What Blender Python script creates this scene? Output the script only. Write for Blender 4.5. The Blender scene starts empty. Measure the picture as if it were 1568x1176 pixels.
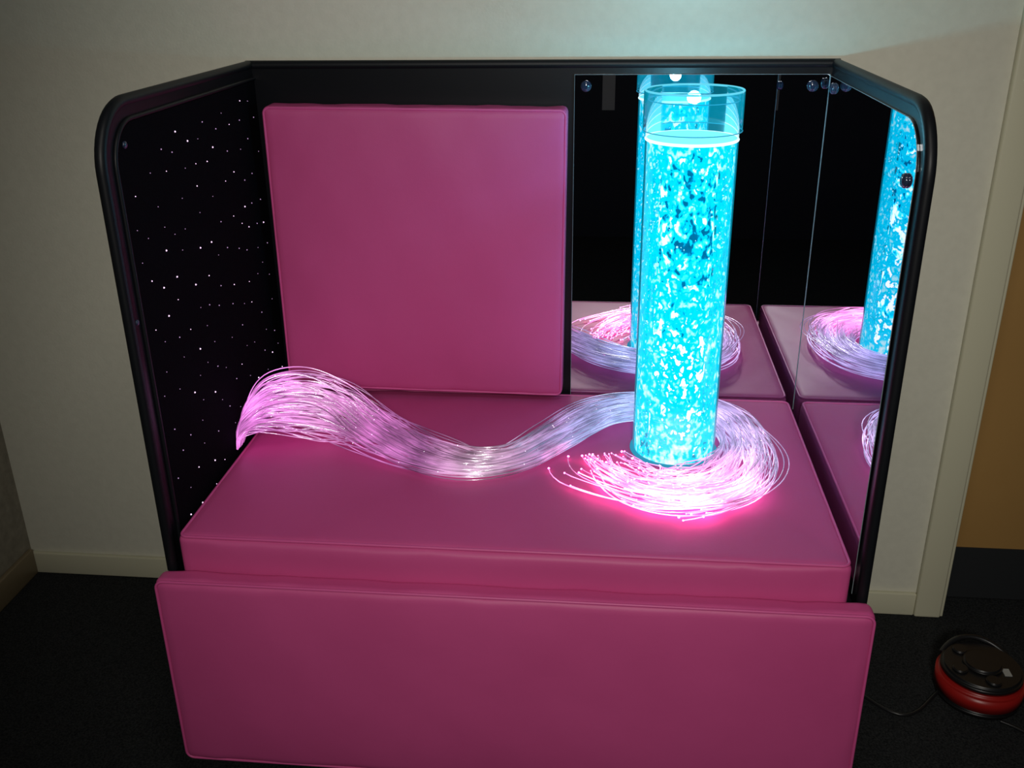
import bpy, bmesh, math, random
from mathutils import Vector, Matrix
random.seed(7)
sc=bpy.context.scene
try:
    sc.view_settings.view_transform='Standard'
    sc.view_settings.look='None'
except Exception as e: print(e)
FZ=-0.105
col=sc.collection
# ---------------- materials
class NT:
    def __init__(s,name):
        s.m=bpy.data.materials.new(name); s.m.use_nodes=True; s.t=s.m.node_tree; s.t.nodes.clear()
        s.out=s.n('ShaderNodeOutputMaterial')
    def n(s,typ,**k):
        nd=s.t.nodes.new(typ)
        for a,b in k.items(): setattr(nd,a,b)
        return nd
    def l(s,a,b): s.t.links.new(a,b)
def pbr(name,c,rough=0.5,metal=0,spec=0.5,noise=None,bump=None,c2=None,bump2=None):
    N=NT(name); b=N.n('ShaderNodeBsdfPrincipled'); N.l(b.outputs[0],N.out.inputs[0])
    b.inputs['Base Color'].default_value=(*c,1); b.inputs['Roughness'].default_value=rough
    b.inputs['Metallic'].default_value=metal; b.inputs['Specular IOR Level'].default_value=spec
    tc=N.n('ShaderNodeTexCoord')
    if noise:
        t=N.n('ShaderNodeTexNoise'); t.inputs['Scale'].default_value=noise; t.inputs['Detail'].default_value=5
        N.l(tc.outputs['Object'],t.inputs[0])
        r=N.n('ShaderNodeValToRGB'); r.color_ramp.elements[0].position=.3; r.color_ramp.elements[1].position=.7
        r.color_ramp.elements[0].color=(*(c2 or [x*.7 for x in c]),1); r.color_ramp.elements[1].color=(*c,1)
        N.l(t.outputs[0],r.inputs[0]); N.l(r.outputs[0],b.inputs['Base Color'])
    prev=None
    for bb in (bump2,bump):
        if bb:
            t=N.n('ShaderNodeTexNoise'); t.inputs['Scale'].default_value=bb[0]; t.inputs['Detail'].default_value=6
            N.l(tc.outputs['Object'],t.inputs[0])
            bp=N.n('ShaderNodeBump'); bp.inputs['Strength'].default_value=bb[1]; bp.inputs['Distance'].default_value=bb[2]
            N.l(t.outputs[0],bp.inputs['Height'])
            if prev: N.l(prev.outputs[0],bp.inputs['Normal'])
            prev=bp
    if prev: N.l(prev.outputs[0],b.inputs['Normal'])
    return N.m
def emi(name,c,s,sample=True):
    N=NT(name); e=N.n('ShaderNodeEmission'); e.inputs[0].default_value=(*c,1); e.inputs[1].default_value=s; N.l(e.outputs[0],N.out.inputs[0])
    if not sample:
        try: N.m.cycles.emission_sampling='NONE'
        except Exception: pass
    return N.m
M={}
M['vinyl']=pbr('pink_vinyl',(.59,.082,.265),.50,spec=.38,noise=3,c2=(.53,.068,.23),bump=(350,.12,.001),bump2=(9,.22,.006))
M['piping']=pbr('pink_piping',(.61,.085,.28),.45)
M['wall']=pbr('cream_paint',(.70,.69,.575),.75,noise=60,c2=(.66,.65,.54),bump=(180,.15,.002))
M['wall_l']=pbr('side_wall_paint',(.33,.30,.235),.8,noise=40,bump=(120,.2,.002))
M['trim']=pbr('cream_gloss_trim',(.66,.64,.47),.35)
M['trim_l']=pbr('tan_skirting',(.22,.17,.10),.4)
M['carpet']=pbr('dark_carpet',(.034,.036,.037),.95,noise=260,c2=(.007,.008,.009),spec=.1,bump=(300,.6,.004))
M['ceil']=pbr('ceiling_paint',(.5,.5,.46),.9)
M['dark']=pbr('unlit_room_wall',(.012,.014,.022),.8)  # near-black colour puts the unlit room's darkness into these walls
M['black']=pbr('black_laminate',(.0045,.005,.007),.35,spec=.25)
M['rubber']=pbr('black_edge_trim',(.005,.006,.008),.45,spec=.28)
M['felt']=pbr('black_felt',(.0025,.0025,.004),.95,spec=.05,bump=(400,.5,.002))
M['mirror']=pbr('mirror',(.72,.75,.81),.0,metal=1)
M['medge']=pbr('mirror_edge',(.22,.27,.29),.2)
M['cap']=pbr('screw_cap',(.02,.03,.06),.08,spec=.8)
M['door']=pbr('brown_door',(.42,.24,.075),.5,noise=2,c2=(.36,.20,.06))
M['kick']=pbr('dark_kickplate',(.02,.022,.024),.5)
M['red']=pbr('red_plastic',(.34,.012,.010),.35)
M['bplast']=pbr('black_plastic',(.010,.010,.011),.35)
M['label']=pbr('white_label',(.40,.40,.38),.5)
M['pale_card']=pbr('pale_card',(.30,.30,.29),.8)
M['castor']=pbr('castor_rubber',(.02,.02,.02),.5)
M['metal']=pbr('steel',(.4,.4,.42),.3,metal=1)
M['star']=emi('star_light',(1,.65,1),1.8,False)
M['star_dim']=emi('star_light_dim',(.9,.55,1),.6,False)

# ---------------- helpers
def obj(name,me,mat=None,parent=None):
    o=bpy.data.objects.new(name,me); col.objects.link(o)
    if mat: me.materials.append(M[mat] if isinstance(mat,str) else mat)
    if parent: o.parent=parent
    return o
def empty(name,loc=(0,0,0)):
    o=bpy.data.objects.new(name,None); col.objects.link(o); o.empty_display_size=.1; return o
def box(name,a,b,mat,parent=None,bev=0,seg=3):
    bm=bmesh.new(); bmesh.ops.create_cube(bm,size=1)
    for v in bm.verts:
        v.co=Vector([(a[i]+b[i])/2+v.co[i]*(b[i]-a[i]) for i in range(3)])
    if bev: bmesh.ops.bevel(bm,geom=bm.edges[:],offset=bev,segments=seg,affect='EDGES',profile=.5)
    me=bpy.data.meshes.new(name); bm.to_mesh(me); bm.free()
    o=obj(name,me,mat,parent)
    if bev:
        for p in me.polygons: p.use_smooth=True
    return o
def cushion(name,a,b,mat,parent,puff=(0,0,0,0,0,0),bev=.012,n=34,rot=0,wr=.0009):
    bm=bmesh.new(); bmesh.ops.create_cube(bm,size=1)
    bmesh.ops.subdivide_edges(bm,edges=bm.edges[:],cuts=n,use_grid_fill=True)
    c=[(a[i]+b[i])/2 for i in range(3)]; h=[(b[i]-a[i])/2 for i in range(3)]
    for v in bm.verts:
        u=[math.sin(v.co[i]*math.pi) for i in range(3)]
        p=[u[i]*h[i] for i in range(3)]
        q=[max(-(h[i]-bev),min(h[i]-bev,p[i])) for i in range(3)]
        d=Vector([p[i]-q[i] for i in range(3)])
        if d.length>1e-9: d=d.normalized()*bev
        r=Vector(q)+d
        out=[c[i]+r[i] for i in range(3)]
        for i in range(3):
            o1,o2=(i+1)%3,(i+2)%3
            w=(1-u[o1]**4)*(1-u[o2]**4)
            if u[i]>.999: out[i]+=puff[2*i+1]*w
            if u[i]<-.999: out[i]-=puff[2*i]*w
        s=math.sin(out[0]*37+out[2]*21)*math.sin(out[1]*31+out[0]*9)+.6*math.sin(out[0]*83-out[2]*47+out[1]*60)
        out[2]+=wr*s; out[1]+=wr*s
        v.co=out
    if rot: bmesh.ops.rotate(bm,verts=bm.verts,cent=c,matrix=Matrix.Rotation(rot,3,'Y'))
    me=bpy.data.meshes.new(name); bm.to_mesh(me); bm.free()
    for p in me.polygons: p.use_smooth=True
    return obj(name,me,mat,parent)
def tube(name,pts,r,mat,parent=None,cyclic=False,res=3):
    cu=bpy.data.curves.new(name,'CURVE'); cu.dimensions='3D'; cu.bevel_depth=r; cu.bevel_resolution=res; cu.use_fill_caps=True
    lst=pts if isinstance(pts[0][0],(list,tuple,Vector)) else [pts]
    for ps in lst:
        s=cu.splines.new('POLY'); s.points.add(len(ps)-1)
        for i,p in enumerate(ps): s.points[i].co=(*p,1)
        s.use_cyclic_u=cyclic
        s.use_smooth=True
    return obj(name,cu,mat,parent)
def cyl(name,c,r,z0,z1,mat,parent=None,seg=64,caps=True,bev=0):
    bm=bmesh.new(); bmesh.ops.create_cone(bm,cap_ends=caps,segments=seg,radius1=r,radius2=r,depth=z1-z0)
    if bev and caps:
        es=[e for e in bm.edges if abs(e.verts[0].co.z-e.verts[1].co.z)<1e-6 and len(e.link_faces)==2]
        bmesh.ops.bevel(bm,geom=es,offset=bev,segments=3,affect='EDGES')
    for v in bm.verts: v.co+=Vector((c[0],c[1],(z0+z1)/2))
    me=bpy.data.meshes.new(name); bm.to_mesh(me); bm.free()
    o=obj(name,me,mat,parent)
    for p in me.polygons: p.use_smooth=abs(p.normal.z)<.9
    return o
def extr(name,poly,axis,v0,v1,mat,parent=None):
    bm=bmesh.new()
    def mk(p,v):
        l=list(p); l.insert(axis,v); return l
    A=[bm.verts.new(mk(p,v0)) for p in poly]; B=[bm.verts.new(mk(p,v1)) for p in poly]
    bm.faces.new(A); bm.faces.new(B[::-1])
    n=len(poly)
    for i in range(n): bm.faces.new((A[i],B[i],B[(i+1)%n],A[(i+1)%n]))
    bmesh.ops.recalc_face_normals(bm,faces=bm.faces[:])
    me=bpy.data.meshes.new(name); bm.to_mesh(me); bm.free()
    return obj(name,me,mat,parent)

# ---------------- room
WY=.022; XL=-.75; XR=1.60
box('floor',(-2.5,-3.6,FZ-.05),(3.2,1.0,FZ),'carpet')
box('wall_back',(XL-.1,WY,FZ),(XR-.02,WY+.12,2.6),'wall')
box('wall_back_over_door',(XR-.02,WY,2.0),(3.2,WY+.12,2.6),'wall')
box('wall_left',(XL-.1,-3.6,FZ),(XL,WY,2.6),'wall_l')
box('wall_front',(XL-.1,-3.7,FZ),(3.3,-3.6,2.6),'dark')
box('wall_right',(3.2,-3.6,FZ),(3.3,1.0,2.6),'dark')
box('ceiling',(XL-.1,-3.7,2.6),(3.3,1.0,2.7),'ceil')
box('baseboard_back',(XL,WY-.012,FZ),(1.53,WY,FZ+.062),'trim',bev=.003)
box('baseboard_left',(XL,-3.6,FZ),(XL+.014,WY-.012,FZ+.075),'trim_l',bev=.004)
box('trim_door_architrave',(1.53,WY-.018,FZ),(1.592,WY,2.06),'trim',bev=.005)
box('trim_door_jamb',(1.58,WY-.01,FZ),(1.60,WY+.12,2.0),'trim',bev=.002)
d=empty('door_1')
box('leaf',(1.60,.095,FZ+.15),(2.42,.135,2.0),'door',d)
box('kickplate',(1.60,.092,FZ+.005),(2.42,.137,FZ+.15),'kick',d)
box('handle_plate',(2.30,.088,.82),(2.34,.095,1.02),'metal',d,bev=.003)

# ---------------- sensory bench unit
unit=empty('sensory_corner_bench')
H=1.195; D=.662; W=1.2; T=.014; R=.10
def side_poly(inset=0,z0=0.0,top=H,front=-D,back=.0):
    r=R-inset
    P=[(back,z0),(front+inset,z0),]
    cy,cz=front+inset+r,top-inset-r
    for k in range(13):
        a=math.pi-k*(math.pi/2)/12
        P.append((cy+r*math.cos(a),cz+r*math.sin(a)))
    P.append((back,top-inset))
    return P
extr('side_panel_left',side_poly(),0,0,T,'black',unit)
extr('side_panel_right',side_poly(),0,W-T,W,'black',unit)
box('back_panel',(0,-.0,-.0),(W,.016,H),'black',unit)
def rim(x,inset=0.006,z0=.40): return [(x,y,z) for y,z in side_poly(inset,z0)[1:]]
for nm,x in(('edge_trim_left',T/2),('edge_trim_right',W-T/2)):
    tube(nm,rim(x,.004),.0095,'rubber',unit)
tube('inner_bead_left',rim(T+.002,.030),.0035,'rubber',unit)
tube('edge_trim_back',[(0,.006,H-.004),(W,.006,H-.004)],.0095,'rubber',unit)
extr('starlight_panel',side_poly(.034,.40,back=-.004),0,T,T+.003,'felt',unit)
pts=[];tries=0
while len(pts)<140 and tries<40000:
    tries+=1
    y=random.uniform(-.605,-.02); z=random.uniform(.45,1.135)
    if y<-.53 and z>1.08: continue
    if all((y-a)**2+(z-b)**2>.038**2 for a,b in pts): pts.append((y,z))
bms=[bmesh.new(),bmesh.new()]
for y,z in pts:
    k=0 if random.random()<.40 else 1
    s=random.choice([.0009,.0012,.0016]) if k==0 else random.choice([.0008,.0012])
    bmesh.ops.create_icosphere(bms[k],subdivisions=1,radius=s,matrix=Matrix.Translation((T+.0035,y,z)))
for k in (0,1):
    me=bpy.data.meshes.new('stars'); bms[k].to_mesh(me); bms[k].free(); obj('star_points_%d'%(k+1),me,('star','star_dim')[k],unit)
# mirrors
XM=W-T-.004
box('back_mirror',(.682,-.006,.40),(XM-.001,-.001,1.172),'mirror',unit)
tube('back_mirror_edge',[(.682,-.0062,.45),(.682,-.0062,1.172),(XM-.002,-.0062,1.172)],.0005,'medge',unit)
mp=[(y,z) for y,z in side_poly(.026,.40,back=-.0065)]
extr('side_mirror',mp,0,XM,XM+.0035,'mirror',unit)
tube('side_mirror_edge',[(XM,y,z) for y,z in mp[1:]],.0006,'medge',unit)
tube('corner_seam',[(XM-.0005,-.0068,.45),(XM-.0005,-.0068,1.172)],.0005,'medge',unit)
def dome(name,c,ax,r=.011,mat='cap'):
    bm=bmesh.new(); bmesh.ops.create_uvsphere(bm,u_segments=20,v_segments=12,radius=r)
    for v in bm.verts:
        v.co[ax]*=.6; v.co+=Vector(c)
    me=bpy.data.meshes.new(name); bm.to_mesh(me); bm.free()
    for p in me.polygons: p.use_smooth=True
    obj(name,me,mat,unit)
dome('mirror_screw_cap_1',(.705,-.008,1.150),1)
dome('mirror_screw_cap_2',(1.150,-.008,1.150),1)
dome('mirror_screw_cap_3',(XM-.002,-.598,1.085),0)
dome('mirror_screw_cap_4',(XM-.002,-.05,1.150),0)
dome('panel_screw_1',(T+.002,-.650,.86),0,.005)
dome('panel_screw_2',(T+.004,-.598,1.13),0,.006)
# body and cushions
box('bench_body',(T+.002,-.655,-.04),(W-T-.002,-.002,.385),'black',unit)
cushion('front_pad',(-.006,-.712,.010),(1.206,-.668,.410),'vinyl',unit,puff=(0,0,.008,0,0,.0),bev=.014)
def rrect(ax,val,a0,a1,b0,b1,r,n=5,rot=0):
    P=[]
    ca,cb=(a0+a1)/2,(b0+b1)/2
    for cx,cy,s in((a1-r,b1-r,0),(a0+r,b1-r,1),(a0+r,b0+r,2),(a1-r,b0+r,3)):
        for k in range(n+1):
            a=(s+k/n)*math.pi/2; p=[cx+r*math.cos(a),cy+r*math.sin(a)]
            if rot:
                dx,dy=p[0]-ca,p[1]-cb
                p=[ca+dx*math.cos(rot)+dy*math.sin(rot),cb-dx*math.sin(rot)+dy*math.cos(rot)]
            p.insert(ax,val); P.append(p)
    return P
tube('front_pad_piping',rrect(1,-.7085,-.003,1.203,.013,.407,.014),.0026,'piping',unit,cyclic=True)
cushion('seat_cushion',(.028,-.668,.386),(1.170,-.014,.474),'vinyl',unit,puff=(0,0,.008,0,0,.008),bev=.013)
tube('seat_piping',rrect(2,.4720,.032,1.166,-.6645,-.017,.014),.0026,'piping',unit,cyclic=True)
cushion('back_cushion',(.045,-.066,.494),(.668,-.006,1.115),'vinyl',unit,puff=(0,0,.010,0,0,0),bev=.012,rot=.009)
tube('back_cushion_piping',rrect(1,-.0630,.048,.665,.497,1.112,.012,rot=.009),.0026,'piping',unit,cyclic=True)
for i,(x,y) in enumerate(((.1,-.58),(1.1,-.58),(.1,-.08),(1.1,-.08))):
    bm=bmesh.new(); bmesh.ops.create_cone(bm,cap_ends=True,segments=24,radius1=.032,radius2=.032,depth=.025)
    bmesh.ops.rotate(bm,verts=bm.verts,matrix=Matrix.Rotation(math.pi/2,3,'Y'))
    for v in bm.verts: v.co+=Vector((x,y,FZ+.032))
    me=bpy.data.meshes.new('castor'); bm.to_mesh(me); bm.free(); obj('castor_%d'%(i+1),me,'castor',unit)

# ---------------- bubble tube
TX,TY=.899,-.286; TR=.081; ZB=.481; ZW=1.092; ZT=1.175
bt=empty('bubble_tube')
N=NT('acrylic'); tr=N.n('ShaderNodeBsdfTransparent'); tr.inputs[0].default_value=(.88,.98,1,1)
gl=N.n('ShaderNodeBsdfGlossy'); gl.inputs['Roughness'].default_value=.03
em=N.n('ShaderNodeEmission'); em.inputs[0].default_value=(0,.60,.9,1); em.inputs[1].default_value=.10  # faint emission stands in for light scattered inside the acrylic
fr=N.n('ShaderNodeFresnel'); fr.inputs[0].default_value=1.45
mx=N.n('ShaderNodeMixShader'); ad=N.n('ShaderNodeAddShader')
N.l(fr.outputs[0],mx.inputs[0]); N.l(tr.outputs[0],mx.inputs[1]); N.l(gl.outputs[0],mx.inputs[2])
N.l(mx.outputs[0],ad.inputs[0]); N.l(em.outputs[0],ad.inputs[1]); N.l(ad.outputs[0],N.out.inputs[0]); M['acrylic']=N.m
N.m.cycles.emission_sampling='NONE'
M['rimglow']=emi('acrylic_rim_glow',(.15,.78,1),.9,False)  # rims and base flange emit; acrylic edge light put into their material
M['rimglow_dim']=emi('acrylic_rim_glow_dim',(.05,.5,.8),.6,False)
cyl('tube_wall',(TX,TY),TR,ZB,ZT,'acrylic',bt,caps=False,seg=96)
cyl('tube_collar',(TX,TY),TR+.005,1.108,ZT,'acrylic',bt,caps=False,seg=96)
def ring(r,z,n=72): return [(TX+r*math.cos(2*math.pi*k/n),TY+r*math.sin(2*math.pi*k/n),z) for k in range(n)]
tube('tube_rim',ring(TR+.003,ZT),.0018,'rimglow',bt,cyclic=True)
tube('collar_rim',ring(TR+.005,1.108),.0008,'rimglow_dim',bt,cyclic=True)
tube('collar_cap_ring',ring(TR-.003,ZT-.016),.0009,'rimglow_dim',bt,cyclic=True)
def bubbly(name,scale,thr,soft,stops,s,seed,holes,vals,zscale=.8,dist=.8):
    N=NT(name); tc=N.n('ShaderNodeTexCoord'); mp=N.n('ShaderNodeMapping'); mp.inputs['Location'].default_value=(seed,seed*2,seed*.7); mp.inputs['Scale'].default_value=(1,1,zscale)
    N.l(tc.outputs['Object'],mp.inputs[0])
    n1=N.n('ShaderNodeTexNoise'); n1.inputs['Scale'].default_value=scale; n1.inputs['Detail'].default_value=2.5; n1.inputs['Distortion'].default_value=dist
    N.l(mp.outputs[0],n1.inputs[0])
    n2=N.n('ShaderNodeTexNoise'); n2.inputs['Scale'].default_value=10; N.l(mp.outputs[0],n2.inputs[0])
    sx=N.n('ShaderNodeSeparateXYZ'); N.l(tc.outputs['Object'],sx.inputs[0])
    zr=N.n('ShaderNodeValToRGB'); cr=zr.color_ramp
    mr=N.n('ShaderNodeMapRange'); mr.inputs[1].default_value=ZB; mr.inputs[2].default_value=ZW; N.l(sx.outputs[2],mr.inputs[0]); N.l(mr.outputs[0],zr.inputs[0])
    cr.elements[0].position=0; cr.elements[0].color=(vals[0][1],)*3+(1,)
    cr.elements[1].position=1; cr.elements[1].color=(vals[-1][1],)*3+(1,)
    for p,v in vals[1:-1]:
        el=cr.elements.new(p); el.color=(v,v,v,1)
    def math_(op,a,b):
        m=N.n('ShaderNodeMath'); m.operation=op
        for i,v in enumerate((a,b)):
            if isinstance(v,(int,float)): m.inputs[i].default_value=v
            else: N.l(v,m.inputs[i])
        return m.outputs[0]
    v=math_('ADD',n1.outputs[0],math_('MULTIPLY',math_('SUBTRACT',n2.outputs[0],.5),.30))
    v=math_('ADD',v,math_('SUBTRACT',zr.outputs[0],.5))
    mr2=N.n('ShaderNodeMapRange'); mr2.inputs[1].default_value=thr; mr2.inputs[2].default_value=thr+soft; N.l(v,mr2.inputs[0])
    ramp=N.n('ShaderNodeValToRGB'); r=ramp.color_ramp
    r.elements[0].position=0; r.elements[0].color=(*stops[0][1],1)
    r.elements[1].position=1; r.elements[1].color=(*stops[-1][1],1)
    for p,c in stops[1:-1]:
        a=r.elements.new(p); a.color=(*c,1)
    mr3=N.n('ShaderNodeMapRange'); mr3.inputs[1].default_value=.25; mr3.inputs[2].default_value=.85; N.l(v,mr3.inputs[0]); N.l(mr3.outputs[0],ramp.inputs[0])
    em=N.n('ShaderNodeEmission'); em.inputs[1].default_value=s; N.l(ramp.outputs[0],em.inputs[0])
    if holes:
        t=N.n('ShaderNodeBsdfTransparent'); mm=N.n('ShaderNodeMixShader')
        N.l(mr2.outputs[0],mm.inputs[0]); N.l(t.outputs[0],mm.inputs[1]); N.l(em.outputs[0],mm.inputs[2]); N.l(mm.outputs[0],N.out.inputs[0])
    else: N.l(em.outputs[0],N.out.inputs[0])
    M[name]=N.m
vo=[(0,.62),(.06,.61),(.2,.54),(.3,.56),(.42,.525),(.7,.485),(.92,.51),(1,.61)]
vc=[(0,.74),(.08,.70),(.2,.60),(.29,.74),(.36,.70),(.44,.60),(.7,.52),(.92,.53),(1,.60)]  # raised bands whiten base and lower third: glow painted into the bubbles
bubbly('bubbles_outer',74,.475,.03,[(0,(0,.32,.6)),(.38,(0,.54,.86)),(.46,(0,.66,.98)),(.64,(.0,.74,1)),(.74,(.35,.90,1)),(1,(1,1,1))],1.2,3.1,True,vo,dist=.25)
bubbly('bubbles_core',58,.44,.05,[(0,(0,.04,.11)),(.30,(0,.08,.20)),(.36,(0,.32,.58)),(.42,(0,.60,.95)),(.54,(.05,.78,1)),(.62,(.7,.92,1)),(.76,(1,.92,1)),(1,(1,.88,1))],1.85,5.2,False,vc,dist=.25)
cyl('bubble_mass',(TX,TY),.0775,ZB,ZW,'bubbles_outer',bt,caps=False,seg=80)
cyl('bubble_core',(TX,TY),.050,ZB,ZW-.002,'bubbles_core',bt,caps=False,seg=64)
M['bub']=emi('bubble_glint',(.40,.90,1),1.4,False)
bm=bmesh.new()
for k in range(600):
    rr=random.uniform(.060,.0765); t=random.uniform(0,6.283); z=ZB+.01+(ZW-ZB-.02)*random.random()
    s=random.choice([.0010,.0015,.0022,.0030])
    m_=Matrix.Translation((TX+rr*math.cos(t),TY+rr*math.sin(t),z))@Matrix.Rotation(random.uniform(-.8,.8),4,'X')@Matrix.Diagonal((1,1,random.uniform(.6,1.8),1))
    bmesh.ops.create_icosphere(bm,subdivisions=1,radius=s,matrix=m_)
me=bpy.data.meshes.new('bubbles'); bm.to_mesh(me); bm.free()
for p in me.polygons: p.use_smooth=True
obj('bubbles',me,'bub',bt)
M['wsurf']=emi('water_surface',(.20,.80,1),1.6)
M['wline']=emi('water_line_glow',(.7,.97,1),1.8,False)  # emissive surface and ring paint the bright line at the water's top
cyl('water_surface',(TX,TY),.079,ZW,ZW+.003,'wsurf',bt)
tube('water_line_glow',ring(.0795,ZW+.001),.0026,'wline',bt,cyclic=True)
cyl('base_flange',(TX,TY),TR+.005,.483,ZB+.006,'rimglow_dim',bt,bev=.001)
def point(name,loc,c,e,r,parent=None):
    l=bpy.data.lights.new(name,'POINT'); l.color=c; l.energy=e; l.shadow_soft_size=r
    o=bpy.data.objects.new(name,l); col.objects.link(o); o.location=loc
    if parent: o.parent=parent
    return o
point('tube_top_fill',(TX,TY,ZW+.050),(.28,.78,1),2.4,.012,bt)  # added light above the water; throws cyan onto the wall

# ---------------- fibre optic bundle
N=NT('fiber_glow'); tc=N.n('ShaderNodeTexCoord'); sx=N.n('ShaderNodeSeparateXYZ'); N.l(tc.outputs['Object'],sx.inputs[0])
rp=N.n('ShaderNodeValToRGB'); cr=rp.color_ramp
mr=N.n('ShaderNodeMapRange'); mr.inputs[1].default_value=0; mr.inputs[2].default_value=1.2; N.l(sx.outputs[0],mr.inputs[0]); N.l(mr.outputs[0],rp.inputs[0])
stops=[(0,(1.1,.30,1.0)),(.07,(.90,.24,.80)),(.15,(.56,.22,.48)),(.24,(.50,.14,.42)),(.34,(.34,.11,.30)),(.44,(.48,.30,.42)),(.54,(.28,.13,.30)),(.66,(.32,.36,.70)),(.80,(.42,.36,.74)),(.95,(.82,.48,.90))]  # ramp also paints a pale highlight midway and blue tube light further right
cr.elements[0].position=0; cr.elements[0].color=(*stops[0][1],1); cr.elements[1].position=stops[-1][0]; cr.elements[1].color=(*stops[-1][1],1)
for p,c in stops[1:-1]:
    el=cr.elements.new(p); el.color=(*c,1)
my=N.n('ShaderNodeMapRange'); my.inputs[1].default_value=-.32; my.inputs[2].default_value=-.46; N.l(sx.outputs[1],my.inputs[0])
mxx=N.n('ShaderNodeMapRange'); mxx.inputs[1].default_value=.64; mxx.inputs[2].default_value=.70; N.l(sx.outputs[0],mxx.inputs[0])
mx3=N.n('ShaderNodeMapRange'); mx3.inputs[1].default_value=1.08; mx3.inputs[2].default_value=.92; N.l(sx.outputs[0],mx3.inputs[0])
m=N.n('ShaderNodeMath'); m.operation='MULTIPLY'; N.l(my.outputs[0],m.inputs[0]); N.l(mxx.outputs[0],m.inputs[1])
m2=N.n('ShaderNodeMath'); m2.operation='MULTIPLY'; N.l(m.outputs[0],m2.inputs[0]); N.l(mx3.outputs[0],m2.inputs[1])
mix=N.n('ShaderNodeMix'); mix.data_type='RGBA'; N.l(m2.outputs[0],mix.inputs[0]); N.l(rp.outputs[0],mix.inputs[6]); mix.inputs[7].default_value=(4.2,.95,2.5,1)
nz=N.n('ShaderNodeTexNoise'); nz.inputs['Scale'].default_value=14; nz.inputs['Detail'].default_value=2; N.l(tc.outputs['Object'],nz.inputs[0])
sp=N.n('ShaderNodeMapRange'); sp.inputs[1].default_value=.35; sp.inputs[2].default_value=.68; sp.inputs[3].default_value=.40; sp.inputs[4].default_value=1.25; N.l(nz.outputs[0],sp.inputs[0])
oi=N.n('ShaderNodeNewGeometry')
ri=N.n('ShaderNodeMapRange'); ri.inputs[3].default_value=.35; ri.inputs[4].default_value=1.7; N.l(oi.outputs['Random Per Island'],ri.inputs[0])
mu=N.n('ShaderNodeMath'); mu.operation='MULTIPLY'; N.l(sp.outputs[0],mu.inputs[0]); N.l(ri.outputs[0],mu.inputs[1])
em=N.n('ShaderNodeEmission'); N.l(mix.outputs[2],em.inputs[0]); N.l(mu.outputs[0],em.inputs[1])
gl=N.n('ShaderNodeBsdfGlossy'); gl.inputs['Roughness'].default_value=.18; gl.inputs[0].default_value=(.4,.4,.43,1)
ad=N.n('ShaderNodeAddShader'); N.l(em.outputs[0],ad.inputs[0]); N.l(gl.outputs[0],ad.inputs[1])
N.l(ad.outputs[0],N.out.inputs[0]); M['fiber']=N.m
N.m.cycles.emission_sampling='NONE'
M['tip']=emi('fiber_tip_glow',(1,.10,.45),16)
M['tipw']=emi('fiber_spark',(1,.85,1),3,False)
C=[(.030,-.350,.492,.020,.004),
   (.042,-.338,.540,.032,.026),
   (.085,-.318,.565,.042,.052),
   (.160,-.300,.562,.046,.064),
   (.235,-.300,.545,.050,.052),
   (.310,-.325,.518,.054,.028),
   (.400,-.370,.500,.054,.015),
   (.500,-.405,.497,.050,.011),
   (.590,-.375,.498,.044,.012),
   (.670,-.280,.502,.046,.014),
   (.745,-.185,.505,.050,.016),
   (.830,-.137,.505,.052,.016),
   (.930,-.130,.505,.050,.016),
   (1.005,-.185,.505,.052,.016),
   (1.034,-.280,.503,.055,.015),
   (1.026,-.375,.502,.063,.014),
   (.982,-.455,.500,.074,.013),
   (.905,-.490,.498,.080,.012),
   (.825,-.470,.496,.080,.010),
   (.765,-.400,.492,.076,.007),
   (.738,-.330,.488,.055,.004)]
def cr_(p0,p1,p2,p3,t):
    return [0.5*((2*b)+(-a+c)*t+(2*a-5*b+4*c-d)*t*t+(-a+3*b-3*c+d)*t**3) for a,b,c,d in zip(p0,p1,p2,p3)]
def path(u):
    n=len(C)-1; s=min(max(u,0),1)*n; i=min(int(s),n-1); t=s-i
    return cr_(C[max(i-1,0)],C[i],C[i+1],C[min(i+2,n)],t)
strands=[]; tips=[]
NS=155
SZ=.4850
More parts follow.
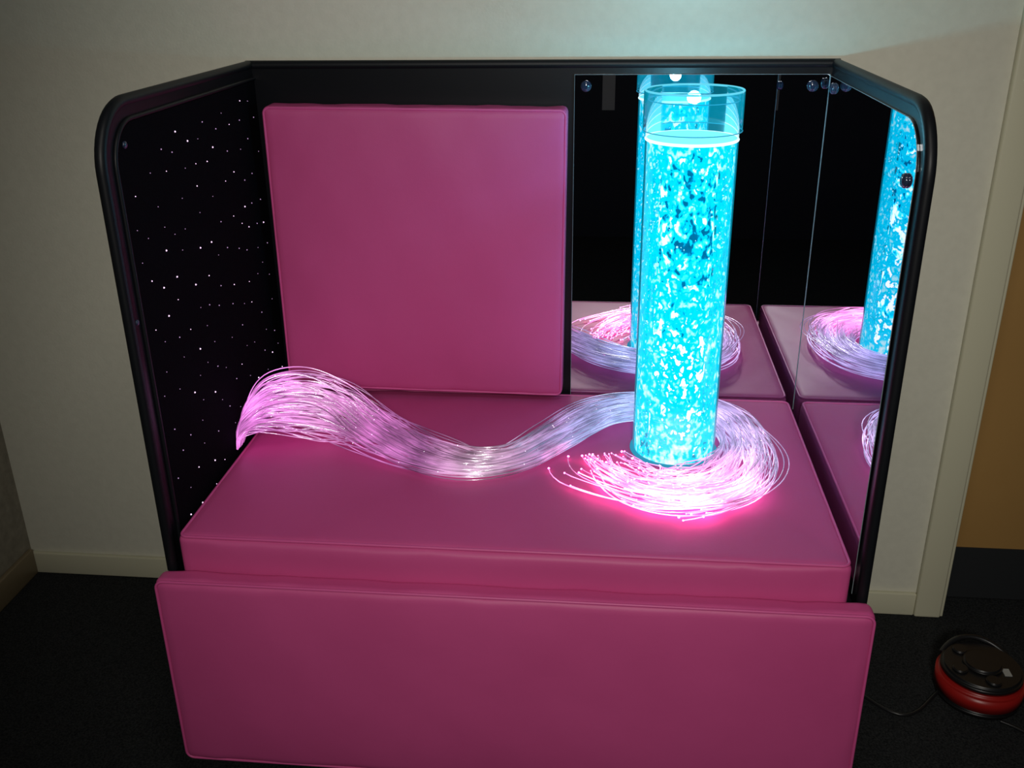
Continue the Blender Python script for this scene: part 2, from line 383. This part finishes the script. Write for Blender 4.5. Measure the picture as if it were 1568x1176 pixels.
for k in range(NS):
    while True:
        a,b=random.uniform(-1,1),random.uniform(-1,1)
        if a*a+b*b<1: break
    ph=[random.uniform(0,6.28) for _ in range(8)]
    fr=[random.uniform(.7,2.2) for _ in range(4)]
    am=random.uniform(.10,.50)
    q=random.random()
    if a>.15 and q<.62: L=random.uniform(.82,.90)
    elif q<.35: L=random.uniform(.86,.92)
    else: L=random.uniform(.91,1.0)
    if random.random()<.03: L=random.uniform(.45,.8)
    curl=random.gauss(0,.22)
    n=130; ps=[]
    for i in range(n):
        u=L*i/(n-1)
        x,y,z,hw,hh=path(u)
        if u>=.99: x0,y0,*_=path(u-.004); tx,ty=x-x0,y-y0
        else: x2,y2,*_=path(u+.004); tx,ty=x2-x,y2-y
        l=math.hypot(tx,ty) or 1; nx,ny=-ty/l,tx/l
        if u<.03: nx,ny=0,1
        elif u<.10:
            w=(u-.03)/.07; nx,ny=nx*w,ny*w+(1-w); q=math.hypot(nx,ny); nx/=q; ny/=q
        aa=a+am*math.sin(fr[0]*8*u+ph[0])+.13*math.sin(fr[1]*20*u+ph[1]); bb=b+.25*math.sin(fr[2]*9*u+ph[2])
        e=max(0,(u-(L-.10))/.10); aa+=curl*e*e
        zz=z+hh*bb
        zz=max(zz,SZ+.0009*(k%5))
        px=x+nx*hw*aa; py=y+ny*hw*aa
        dx,dy=px-TX,py-TY; dd=math.hypot(dx,dy); rm=TR+.010+.006*abs(math.sin(ph[3]+5*u))
        if dd<rm: px=TX+dx/dd*rm; py=TY+dy/dd*rm
        px=max(px,.024); py=min(py,-.02); px=min(px,1.16); py=max(py,-.615)
        ps.append((px,py,zz))
    strands.append(ps); tips.append(ps[-1])
fib=empty('fiber_optic_bundle')
tube('strands',strands,.0010,'fiber',fib,res=1)
def dots(name,lst,r0,r1,mat):
    bm=bmesh.new()
    for p in lst: bmesh.ops.create_icosphere(bm,subdivisions=1,radius=random.uniform(r0,r1),matrix=Matrix.Translation(p))
    me=bpy.data.meshes.new(name); bm.to_mesh(me); bm.free(); obj(name,me,mat,fib)
dots('glowing_tips',tips,.0013,.0026,'tip')
dots('sparkles',[random.choice(s) for s in strands for _ in range(3)],.0006,.0013,'tipw')

# ---------------- cable reel
reel=empty('extension_cord_reel')
RX,RY=1.590,-.262
cyl('red_body',(RX,RY),.090,FZ+.012,FZ+.060,'red',reel,bev=.008)
cyl('lower_flange',(RX,RY),.086,FZ,FZ+.014,'bplast',reel,bev=.003)
cyl('top_flange',(RX,RY),.083,FZ+.058,FZ+.078,'bplast',reel,bev=.006)
cyl('hub',(RX,RY),.040,FZ+.076,FZ+.088,'bplast',reel,bev=.004)
box('label',(RX+.035,RY-.035,FZ+.0775),(RX+.050,RY-.012,FZ+.0795),'label',reel)
for i in range(3):
    a=2.2+i*1.3
    cyl('socket_%d'%(i+1),(RX+.056*math.cos(a),RY+.056*math.sin(a)),.016,FZ+.077,FZ+.084,'bplast',reel,seg=24,bev=.002)
tube('handle',[(RX+.085*math.cos(t),RY+.085*math.sin(t),FZ+.066+.02*math.sin((t-.6)/1.9*math.pi)) for t in [ .6+1.9*k/16 for k in range(17)]],.006,'bplast',reel)
tube('power_cord',[(1.21+.3*k/20,-.30+.05*math.sin(k*.35),FZ+.004) for k in range(21)],.0035,'bplast',reel)
tube('power_lead',[(RX+.02+.012*k,RY-.09-.012*k+.01*math.sin(k*.5),FZ+.004) for k in range(20)],.0035,'bplast',reel)

pn=empty('mirror_shape_standin')  # added pale card for an unidentified bright shape reflected in the mirror
box('card',(.70,-3.599,.62),(.77,-3.596,.82),'pale_card',pn)

# ---------------- lights
l=bpy.data.lights.new('added_front_spot','SPOT'); l.color=(1,.955,.885); l.energy=145; l.spot_size=math.radians(58); l.spot_blend=1; l.shadow_soft_size=.18  # added frontal spot; its soft cone brightens the centre and dims the corners
o=bpy.data.objects.new('added_front_spot',l); col.objects.link(o); o.location=(.85,-3.1,1.95)
o.rotation_euler=(Vector((.78,-.2,.66))-o.location).to_track_quat('-Z','Y').to_euler()
l=bpy.data.lights.new('ceiling_lamp','AREA'); l.color=(1,.96,.88); l.energy=6; l.shape='DISK'; l.size=.5
o=bpy.data.objects.new('ceiling_lamp',l); col.objects.link(o); o.location=(.75,-1.6,2.55)
wd=bpy.data.worlds.new('world'); sc.world=wd; wd.use_nodes=True
wd.node_tree.nodes['Background'].inputs[0].default_value=(.5,.55,.6,1); wd.node_tree.nodes['Background'].inputs[1].default_value=.05

# ---------------- camera
yaw,pitch,roll=-.104,.408,-.013
F=Vector((math.sin(yaw)*math.cos(pitch),math.cos(yaw)*math.cos(pitch),-math.sin(pitch)))
r=F.cross(Vector((0,0,1))).normalized(); u=r.cross(F)
Rr=math.cos(roll)*r+math.sin(roll)*u; Uu=-math.sin(roll)*r+math.cos(roll)*u
cd=bpy.data.cameras.new('camera'); cd.lens=36*1487.3/1568; cd.sensor_width=36; cd.clip_start=.05
co=bpy.data.objects.new('camera',cd); col.objects.link(co)
mt=Matrix((Rr,Uu,-F)).transposed().to_4x4(); mt.translation=Vector((.760,-2.042,1.377)); co.matrix_world=mt
sc.camera=co
